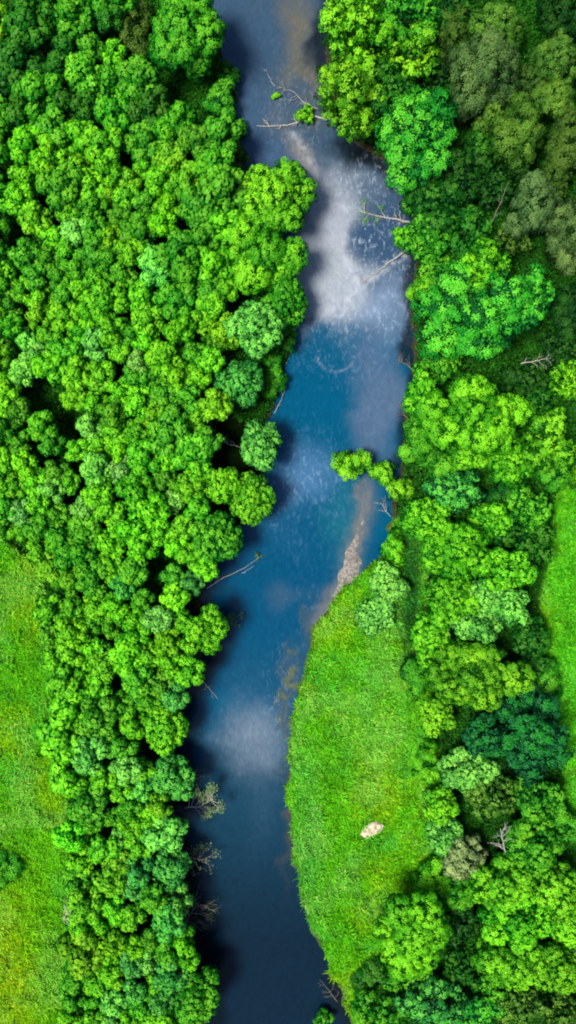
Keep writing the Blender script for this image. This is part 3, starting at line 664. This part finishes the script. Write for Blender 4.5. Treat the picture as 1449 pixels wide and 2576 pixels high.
for b, lst in byband.items():
    lst.sort()
    for j, (x, y, rad) in enumerate(lst):
        p = protos[cnt % 8] if cnt < 8 else protos[pr.integers(0, 8)]
        if not p[1]: t = p[0]; p[1] = True
        else: t = copy_thing(p[0], 'plantation_tree')
        cnt += 1
        u = pr.random(); n1 = float(vnoise(np.array([x]), np.array([y]), .006, 61)[0])
        if y < 330 and x < 420: tone = 'mid green' if u < .5 else 'deep green' if u < .9 else 'bright green'  # dim top-left corner painted through darker leaf tones
        elif y > 1350 and u < .12: tone = 'blue green'
        elif u < .50 + .25 * (n1 - .5): tone = 'bright green'
        elif u < .86: tone = 'mid green'
        elif u < .92: tone = 'yellow green'
        else: tone = 'pale green'
        sc = rad * K * (H - 7) / H / 1.12 * pr.uniform(1.02, 1.2)
        hs = pr.uniform(.85, 1.12) * (.75 + .25 * sc / 1.6)
        zc = 6.6 * hs; wxp, wyp = P(x, y, zc); zb = max(.3, gz(wxp, wyp))
        t.location = (wxp, wyp, zb); t.scale = (1, 1, 1); t.rotation_euler = (0, 0, pr.uniform(0, 6.28))
        t['label'] = f'{ORD[min(j, 17)]} tree from left, {tone}, left wood, {BANDS[b][1]}'
        t['group'] = 'young trees packed in the left wood'
        for ch in t.children:
            if ch.name.startswith('crown'):
                ch.color = tint(tone, pr, .10); ch.location = (0, 0, zc - zb); ch.scale = (sc * pr.uniform(.9, 1.12), sc * pr.uniform(.9, 1.12), sc * pr.uniform(.9, 1.15))
            else: ch.scale = (sc, sc, (zc - zb) / 6.6)

# ------------------------------------------------------------------ undergrowth and grass (uncountable)
def scatter_leaves(name, polys_px, dens, hmax, leaf, colfun, label, cat, seed, z0=.6, exclude_meadow=False, blade=False):
    r = np.random.default_rng(seed); PP = []
    for poly in polys_px:
        poly = np.asarray(poly, float); w = np.array([P(x, y, z0) for x, y in poly])
        lo = np.maximum(w.min(0), (-54, -90)); hi = np.minimum(w.max(0), (54, 90))
        n = int((hi - lo).prod() * dens); q = r.uniform(lo, hi, (n, 2)); PP.append(q[inside(w, q[:, 0], q[:, 1])])
    q = np.concatenate(PP); z = ground_z(q[:, 0], q[:, 1]); k = z > .12; q = q[k]; z = z[k]
    return q, z, r

# grass: tufts of bent blades over the meadows
gpx = [[(x, y) for x, y in m] for m in (M_LEFT, M_RIGHT, M_FIELD, M_TOP)]
gpx[1] = [(955, 1310), (985, 1300), (1075, 1330), (1090, 1700), (1105, 1900), (1125, 2150), (1090, 2330), (1000, 2440), (920, 2620), (880, 2700), (700, 2700), (690, 1500)]
q, z, r = scatter_leaves('grass', gpx, 26, .4, .2, None, '', '', 5)
mwq = np.max(np.stack(meadow_w(q[:, 0], q[:, 1])), 0); k = r.random(len(q)) < mwq * 1.05 + .06; q = q[k]; z = z[k]
hgt = .16 + 1.5 * vnoise(q[:, 0], q[:, 1], .8, 51, 3) ** 2.4 + .45 * np.exp(-(dist(RBw, q[:, 0], q[:, 1], False) / 1.1) ** 2) * r.random(len(q))
gcq = grass_colour(q[:, 0], q[:, 1])
B = 3; n = len(q)
ang = r.uniform(0, 6.28, (n, B)); lean = r.uniform(.35, 1.1, (n, B)); hh = hgt[:, None] * r.uniform(.6, 1.3, (n, B)); wd = r.uniform(.045, .09, (n, B)); oh = r.uniform(0, .12, (n, B))
dx, dy = np.cos(ang), np.sin(ang); bx = q[:, :1] + dx * oh; by = q[:, 1:] + dy * oh; bz = z[:, None] - .03 + 0 * ang
m1 = np.stack([bx + dx * lean * hh * .5, by + dy * lean * hh * .5, bz + hh * .75], -1); tip = np.stack([bx + dx * lean * hh * 1.2, by + dy * lean * hh * 1.2, bz + hh], -1)
sd = np.stack([-dy * wd, dx * wd, 0 * wd], -1); b0 = np.stack([bx, by, bz], -1)
V = np.stack([b0 - sd, b0 + sd, m1 + sd, m1 - sd, tip], 2).reshape(-1, 3)
o = np.arange(n * B)[:, None] * 5
F4 = o + np.array([[0, 1, 2, 3]]); F3 = o + np.array([[3, 2, 4]])
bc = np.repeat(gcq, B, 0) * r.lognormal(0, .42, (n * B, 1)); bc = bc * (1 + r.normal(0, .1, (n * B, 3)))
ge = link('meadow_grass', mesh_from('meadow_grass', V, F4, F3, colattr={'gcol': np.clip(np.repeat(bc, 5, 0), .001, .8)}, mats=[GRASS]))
ge['kind'] = 'stuff'; ge['label'] = 'lush green grass covering the meadows'; ge['category'] = 'grass'

# undergrowth beneath the wood
W_L = PLANT.copy(); W_R = [(830, -60), (1500, -60), (1500, 1200), (1400, 1250), (1330, 1650), (1400, 1950), (1449, 2200), (1500, 2650), (900, 2650), (1000, 2440), (1090, 2330), (1120, 2150), (1100, 1900), (1080, 1330), (1000, 1300), (1040, 700), (1060, 520), (900, 330)]
W_T = [(300, -60), (500, -60), (560, 160), (600, 260), (600, 330), (590, 460), (640, 540), (740, 700), (740, 850), (700, 1000), (680, 1060), (600, 1060), (560, 950), (560, 700), (580, 430), (480, 310)]
q, z, r = scatter_leaves('undergrowth', [W_L, W_R, W_T], 11, 1, .2, None, '', '', 6)
hb = vnoise(q[:, 0], q[:, 1], .3, 71, 3)
nl = 4; n = len(q)
off = r.normal(0, .3, (n, nl, 3)); pos = np.stack([q[:, 0], q[:, 1], z], -1)[:, None, :] + off
pos[:, :, 2] = z[:, None] + r.random((n, nl)) ** .7 * (.2 + 7.5 * np.clip(hb[:, None] - .25, 0, 1) ** 1.6)
pos = pos.reshape(-1, 3); nor = unit(r.normal(0, .5, pos.shape) + np.array([0, 0, 1]))
V, F4 = leaf_quads(pos, nor, r.uniform(.14, .28, len(pos)), r, .6)
uc = np.array([.012, .075, .008]) + (np.array([.035, .20, .014]) - np.array([.012, .075, .008])) * (hb[:, None])
uc = np.repeat(uc, nl, 0) * r.lognormal(0, .35, (n * nl, 1))
ue = link('undergrowth', mesh_from('undergrowth', V, F4, colattr={'gcol': np.repeat(uc, 4, 0)}, mats=[GRASS]))
ue['kind'] = 'stuff'; ue['label'] = 'dark leafy undergrowth covering the ground beneath the trees'; ue['category'] = 'undergrowth'

# ------------------------------------------------------------------ dead wood, snags, stones
def leaf_clump(name, pts, rad, n, leaf, seed, asp=.5):
    r = np.random.default_rng(seed); pts = np.asarray(pts)
    c = pts[r.integers(0, len(pts), n)]; p = c + unit(r.normal(size=(n, 3))) * rad * r.random((n, 1)) ** .5 * np.array([1, 1, .7])
    V, F = leaf_quads(p, unit(r.normal(0, .6, (n, 3)) + np.array([0, 0, 1])), leaf * r.uniform(.6, 1.3, n), r, asp)
    return mesh_from(name, V, F, tone=np.repeat(np.clip(r.normal(.5, .2, n), 0, 1), 4), mats=[LEAF])

def snag(name, cat, label, main, rad, seed, twigs=6, tl=1.2, mat=None, z0=.12, z1=.35, leaves=0, tone='olive green', lr=.5, spread=.9, leaf=.13, group=None, lf0=.5):
    """fallen or dead wood: main stem through surveyed pixels, side branches, optional leaves at the tip"""
    r = np.random.default_rng(seed); mat = mat or DEAD
    n0 = len(main); pw = [np.array([*P(x, y, z0 + (z1 - z0) * i / (n0 - 1)), z0 + (z1 - z0) * i / (n0 - 1)]) for i, (x, y) in enumerate(main)]
    base = pw[0].copy(); base[2] = max(0, min(base[2], .6))
    t = thing(name, label, cat, tuple(base), 0, group)
    pts = []
    for i in range(n0 - 1):
        for s in np.linspace(0, 1, 5)[: None if i == n0 - 2 else -1]: pts.append(pw[i] + (pw[i + 1] - pw[i]) * s - base)
    pts = [p + (r.normal(0, .05, 3) if 0 < i else 0) for i, p in enumerate(pts)]
    link('stem', tubes(name + '_stem', [(pts, np.linspace(rad, rad * .35, len(pts)))], [mat], 7), t)
    ends = []
    for k in range(twigs):
        i = int(r.uniform(.2, .98) * (len(pts) - 1)); d = unit(pts[-1] - pts[0]); a = r.choice([-1, 1]) * r.uniform(.5, 1.2)
        dd = np.array([d[0] * math.cos(a) - d[1] * math.sin(a), d[0] * math.sin(a) + d[1] * math.cos(a), r.uniform(-.05, .35)])
        e = pts[i] + dd * tl * r.uniform(.5, 1.2); e[2] = max(e[2], .05 - base[2])
        path = wander(pts[i], e, 5, .06 * tl, r); paths = [(path, np.linspace(rad * .5, rad * .14, 5))]
        for m in range(2):
            a2 = r.uniform(-.9, .9); d2 = np.array([dd[0] * math.cos(a2) - dd[1] * math.sin(a2), dd[0] * math.sin(a2) + dd[1] * math.cos(a2), r.uniform(-.1, .3)])
            e2 = path[2 + m] + d2 * tl * .45; paths.append((wander(path[2 + m], e2, 4, .03 * tl, r), np.linspace(rad * .25, rad * .08, 4))); ends.append(e2)
        ends.append(e); link('branch', tubes(name + '_branch', paths, [mat], 5), t)
    if leaves:
        far_ = [e for e in ends + [pts[-1], pts[-2]] if (e - pts[0]) @ unit(pts[-1] - pts[0]) > lf0 * np.linalg.norm(pts[-1] - pts[0])] or [pts[-1]]
        l = link('leaves', leaf_clump(name + '_leaves', far_, lr, leaves, leaf, seed), t); l.color = (*TONES[tone], 1)
    return t

snag('fallen_log', 'log', 'white bare log lying straight across the upper river', [(822, 302), (790, 292), (735, 313), (690, 317), (646, 316)], .17, 1, 6, 1.3, z0=.4, z1=.15)
snag('snagged_branch', 'branch', 'thin white branch standing out of the river above the fallen white log', [(800, 275), (765, 258), (740, 232), (700, 218)], .08, 2, 7, 1.6, z0=.3, z1=.2, mat=DEAD)
snag('snagged_branch', 'branch', 'slim white twig farthest up the river, above the snags', [(692, 218), (680, 200), (668, 172)], .06, 3, 2, .8, z0=.15, z1=.3)
snag('fallen_log', 'log', 'grey leaning log with leafy tip above the white rapids', [(1035, 560), (1000, 552), (960, 545), (905, 532)], .19, 4, 7, 1.7, z0=.7, z1=.2, leaves=170, tone='yellow green', lr=.55)
snag('fallen_log', 'log', 'slanting white log splitting the current in the rapids', [(1032, 624), (990, 652), (950, 684), (905, 714)], .17, 5, 2, .8, z0=.55, z1=.06)
snag('snagged_branch', 'branch', 'pale twig along the grassy bank of the blue pool', [(690, 1040), (708, 1005), (722, 968)], .06, 6, 2, .6, z0=.4, z1=.3)
snag('snagged_branch', 'branch', 'long thin branch with a leafy tip reaching over the inlet', [(520, 1480), (565, 1452), (615, 1428), (660, 1398)], .075, 7, 3, 1.0, z0=.8, z1=.25, leaves=70, tone='olive green', lr=.5, lf0=.85)
snag('snagged_branch', 'branch', 'short white stick floating beside the long leafy branch', [(608, 1442), (625, 1433), (640, 1422)], .05, 8, 1, .4, z0=.06, z1=.1)
snag('snagged_branch', 'branch', 'brownish leafy sprig sticking out of the left bank', [(535, 1560), (565, 1566), (600, 1572)], .09, 9, 8, 1.5, z0=1.6, z1=.9, leaves=230, tone='olive green', lr=.6, mat=TWIG, lf0=.1)
snag('snagged_branch', 'branch', 'thin bare stick poking from the left bank into deep water', [(490, 1692), (520, 1725), (549, 1758)], .06, 10, 3, .9, z0=.6, z1=.1)
snag('dead_bush', 'bush', 'brown dead twigs over the dark water above the pale leaning tree', [(440, 1945), (480, 1965), (518, 1952)], .10, 11, 12, 2.0, z0=1.4, z1=1.0, mat=TWIG)
snag('leaning_tree', 'tree', 'pale leaning tree with whitish trunk over the dark river', [(465, 2032), (500, 2030), (540, 2008)], .14, 12, 16, 2.3, z0=1.0, z1=3.0, leaves=950, tone='pale grey green', lr=.75, lf0=.45)
snag('dead_bush', 'bush', 'bare grey shrub with few pale leaves below the pale leaning tree', [(450, 2150), (485, 2160), (525, 2165)], .11, 13, 15, 2.5, z0=1.2, z1=1.6, leaves=190, tone='pale grey green', lr=.6, mat=TWIG, lf0=.3)
snag('dead_bush', 'bush', 'large dead twiggy bush hanging over the river near the bottom left', [(455, 2330), (480, 2300), (500, 2270)], .14, 14, 20, 3.2, z0=1.0, z1=1.9, leaves=260, tone='dark olive', lr=.6, mat=TWIG, lf0=.1)
snag('dead_bush', 'bush', 'dead twigs over the dark corner at the bottom right bend', [(850, 2520), (825, 2490), (805, 2465)], .07, 15, 8, 1.5, z0=.7, z1=.6, mat=TWIG)
snag('dead_branch', 'branch', 'dead pale branch lying in the dark pond gap', [(605, 1125), (575, 1118), (548, 1105)], .08, 16, 7, 1.3, z0=.9, z1=1.6, leaves=120, tone='grey green', lr=.5, lf0=.7)
snag('dead_tree', 'tree', 'dead white leafless tree standing in the lower right wood', [(1272, 2150), (1266, 2115), (1258, 2085)], .16, 17, 9, 2.2, z0=5.0, z1=9.5)
snag('dead_bush', 'bush', 'grey bare twigs on the right bank below the river bushes', [(985, 1300), (968, 1285), (958, 1262)], .07, 18, 9, 1.3, z0=.6, z1=1.2)
snag('dead_bush', 'bush', 'dark bare twigs on the right bank beside the blue pool', [(1042, 935), (1022, 915), (1000, 905)], .08, 19, 10, 1.6, z0=.7, z1=.9, mat=TWIG)
snag('dead_branch', 'branch', 'dead pale branch in the shade under the big vivid maple', [(1310, 915), (1345, 908), (1385, 900)], .10, 20, 6, 1.5, z0=5.5, z1=6.5)
snag('dead_bush', 'bush', 'dark drooping twigs on the right bank above the river bushes', [(1030, 1060), (1015, 1040), (1005, 1010)], .07, 21, 8, 1.3, z0=.7, z1=.9, mat=TWIG)
snag('dead_tree', 'tree', 'thin grey leaning dead tree, bare in the upper right wood', [(1225, 590), (1250, 530), (1280, 460)], .10, 22, 2, 1.5, z0=3, z1=9.5, mat=TWIG)

# low pale rock in the meadow, gravel spit and stones
STONE = bark_mat('pale_stone', (.42, .30, .16), (.80, .72, .55), 1.8)
GRAVEL = bark_mat('river_gravel', (.13, .115, .10), (.36, .32, .285), 2.5)
def rock_mesh(name, sx, sy, sz, seed, mat):
    import bmesh
    b = bmesh.new(); bmesh.ops.create_icosphere(b, subdivisions=4, radius=1)
    for v in b.verts:
        n = mnoise.noise(v.co * 1.3 + mnoise.random_unit_vector() * 0 + v.co.__class__((seed, seed * .7, 0))) * .18 + mnoise.noise(v.co * 4 + v.co.__class__((0, seed, 3))) * .10
        c = v.co * (1 + n); v.co = (c.x * sx, c.y * sy, max(c.z, -.3) * sz)
    me = bpy.data.meshes.new(name); b.to_mesh(me); b.free(); me.materials.append(mat)
    for p in me.polygons: p.use_smooth = True
    return me
x, y = P(936, 2087, .8); rk = link('meadow_rock', rock_mesh('meadow_rock', 1.8, 1.1, .5, 3, STONE), None, (x, y, gz(x, y) + .22)); rk.rotation_euler = (0, 0, .45)
rk['label'] = 'pale cream flat rock lying in the right meadow'; rk['category'] = 'rock'

# sandy spit: a low gravel bar rising out of the water
sx_, sy_, sf = sheet(np.linspace(-1, 1, 41), np.linspace(0, 1, 90))
ctr = np.array([(925, 1235), (917, 1290), (905, 1340), (885, 1385), (885, 1420), (872, 1460), (840, 1500)], float)
tt = np.linspace(0, 1, len(ctr)); cxx = np.interp(sy_, tt, ctr[:, 0]); cyy = np.interp(sy_, tt, ctr[:, 1]); wd_ = np.interp(sy_, tt, [5, 8, 12, 18, 30, 30, 14])
pxx = cxx + sx_ * wd_ * (1 + .5 * (vnoise(cxx, cyy, .03, 81) - .5)); X = (pxx - CX) * K; Y = (CY - cyy) * K
nzv = vnoise(X, Y, .8, 82, 4)
Z = (.30 * (1 - np.abs(sx_) ** 2) * np.interp(sy_, tt, [-.4, .15, .4, .75, 1.0, 1.0, .6]) - .13 + (nzv - .5) * .22)
gb = link('gravel_bar', mesh_from('gravel_bar', np.stack([X, Y, Z], 1), sf, mats=[GRAVEL], smooth=True)); gb['kind'] = 'structure'; gb['label'] = 'sandy gravel spit at the tip of the right meadow'

# ------------------------------------------------------------------ light, sky, camera
EL = math.radians(63); AZ = math.radians(200)       # where the sun stands (angle from +X): from the left, a little from below
sdx, sdy, sdz = math.cos(EL) * math.cos(AZ), math.cos(EL) * math.sin(AZ), math.sin(EL)
sun = bpy.data.lights.new('sun', 'SUN'); sun.energy = 5.0; sun.angle = math.radians(20); sun.color = (1, .95, .86)
so = bpy.data.objects.new('sun', sun); COL.objects.link(so)
from mathutils import Vector
so.rotation_euler = Vector((-sdx, -sdy, -sdz)).to_track_quat('-Z', 'Y').to_euler(); so.location = (sdx * 150, sdy * 150, sdz * 150)
wd = bpy.data.worlds.new('World'); S.world = wd; wd.use_nodes = True; nt = wd.node_tree
bg = nt.nodes['Background']; sk = nt.nodes.new('ShaderNodeTexSky'); sk.sky_type = 'NISHITA'; sk.sun_disc = False; sk.sun_elevation = EL; sk.sun_rotation = math.atan2(sdx, sdy)
nt.links.new(sk.outputs[0], bg.inputs[0]); bg.inputs[1].default_value = .12

cam = bpy.data.cameras.new('camera'); co = bpy.data.objects.new('camera', cam); COL.objects.link(co)
co.location = (0, 0, H); co.rotation_euler = (0, 0, 0); cam.sensor_fit = 'HORIZONTAL'; cam.sensor_width = 36; cam.lens = 36 * H / (1449 * K); cam.clip_end = 12000; cam.clip_start = 1
S.camera = co
S.cycles.pixel_filter_type = 'BLACKMAN_HARRIS'; S.cycles.filter_width = 2.0
S.view_settings.view_transform = 'Standard'; S.view_settings.look = 'None'; S.view_settings.exposure = 0; S.view_settings.gamma = 1
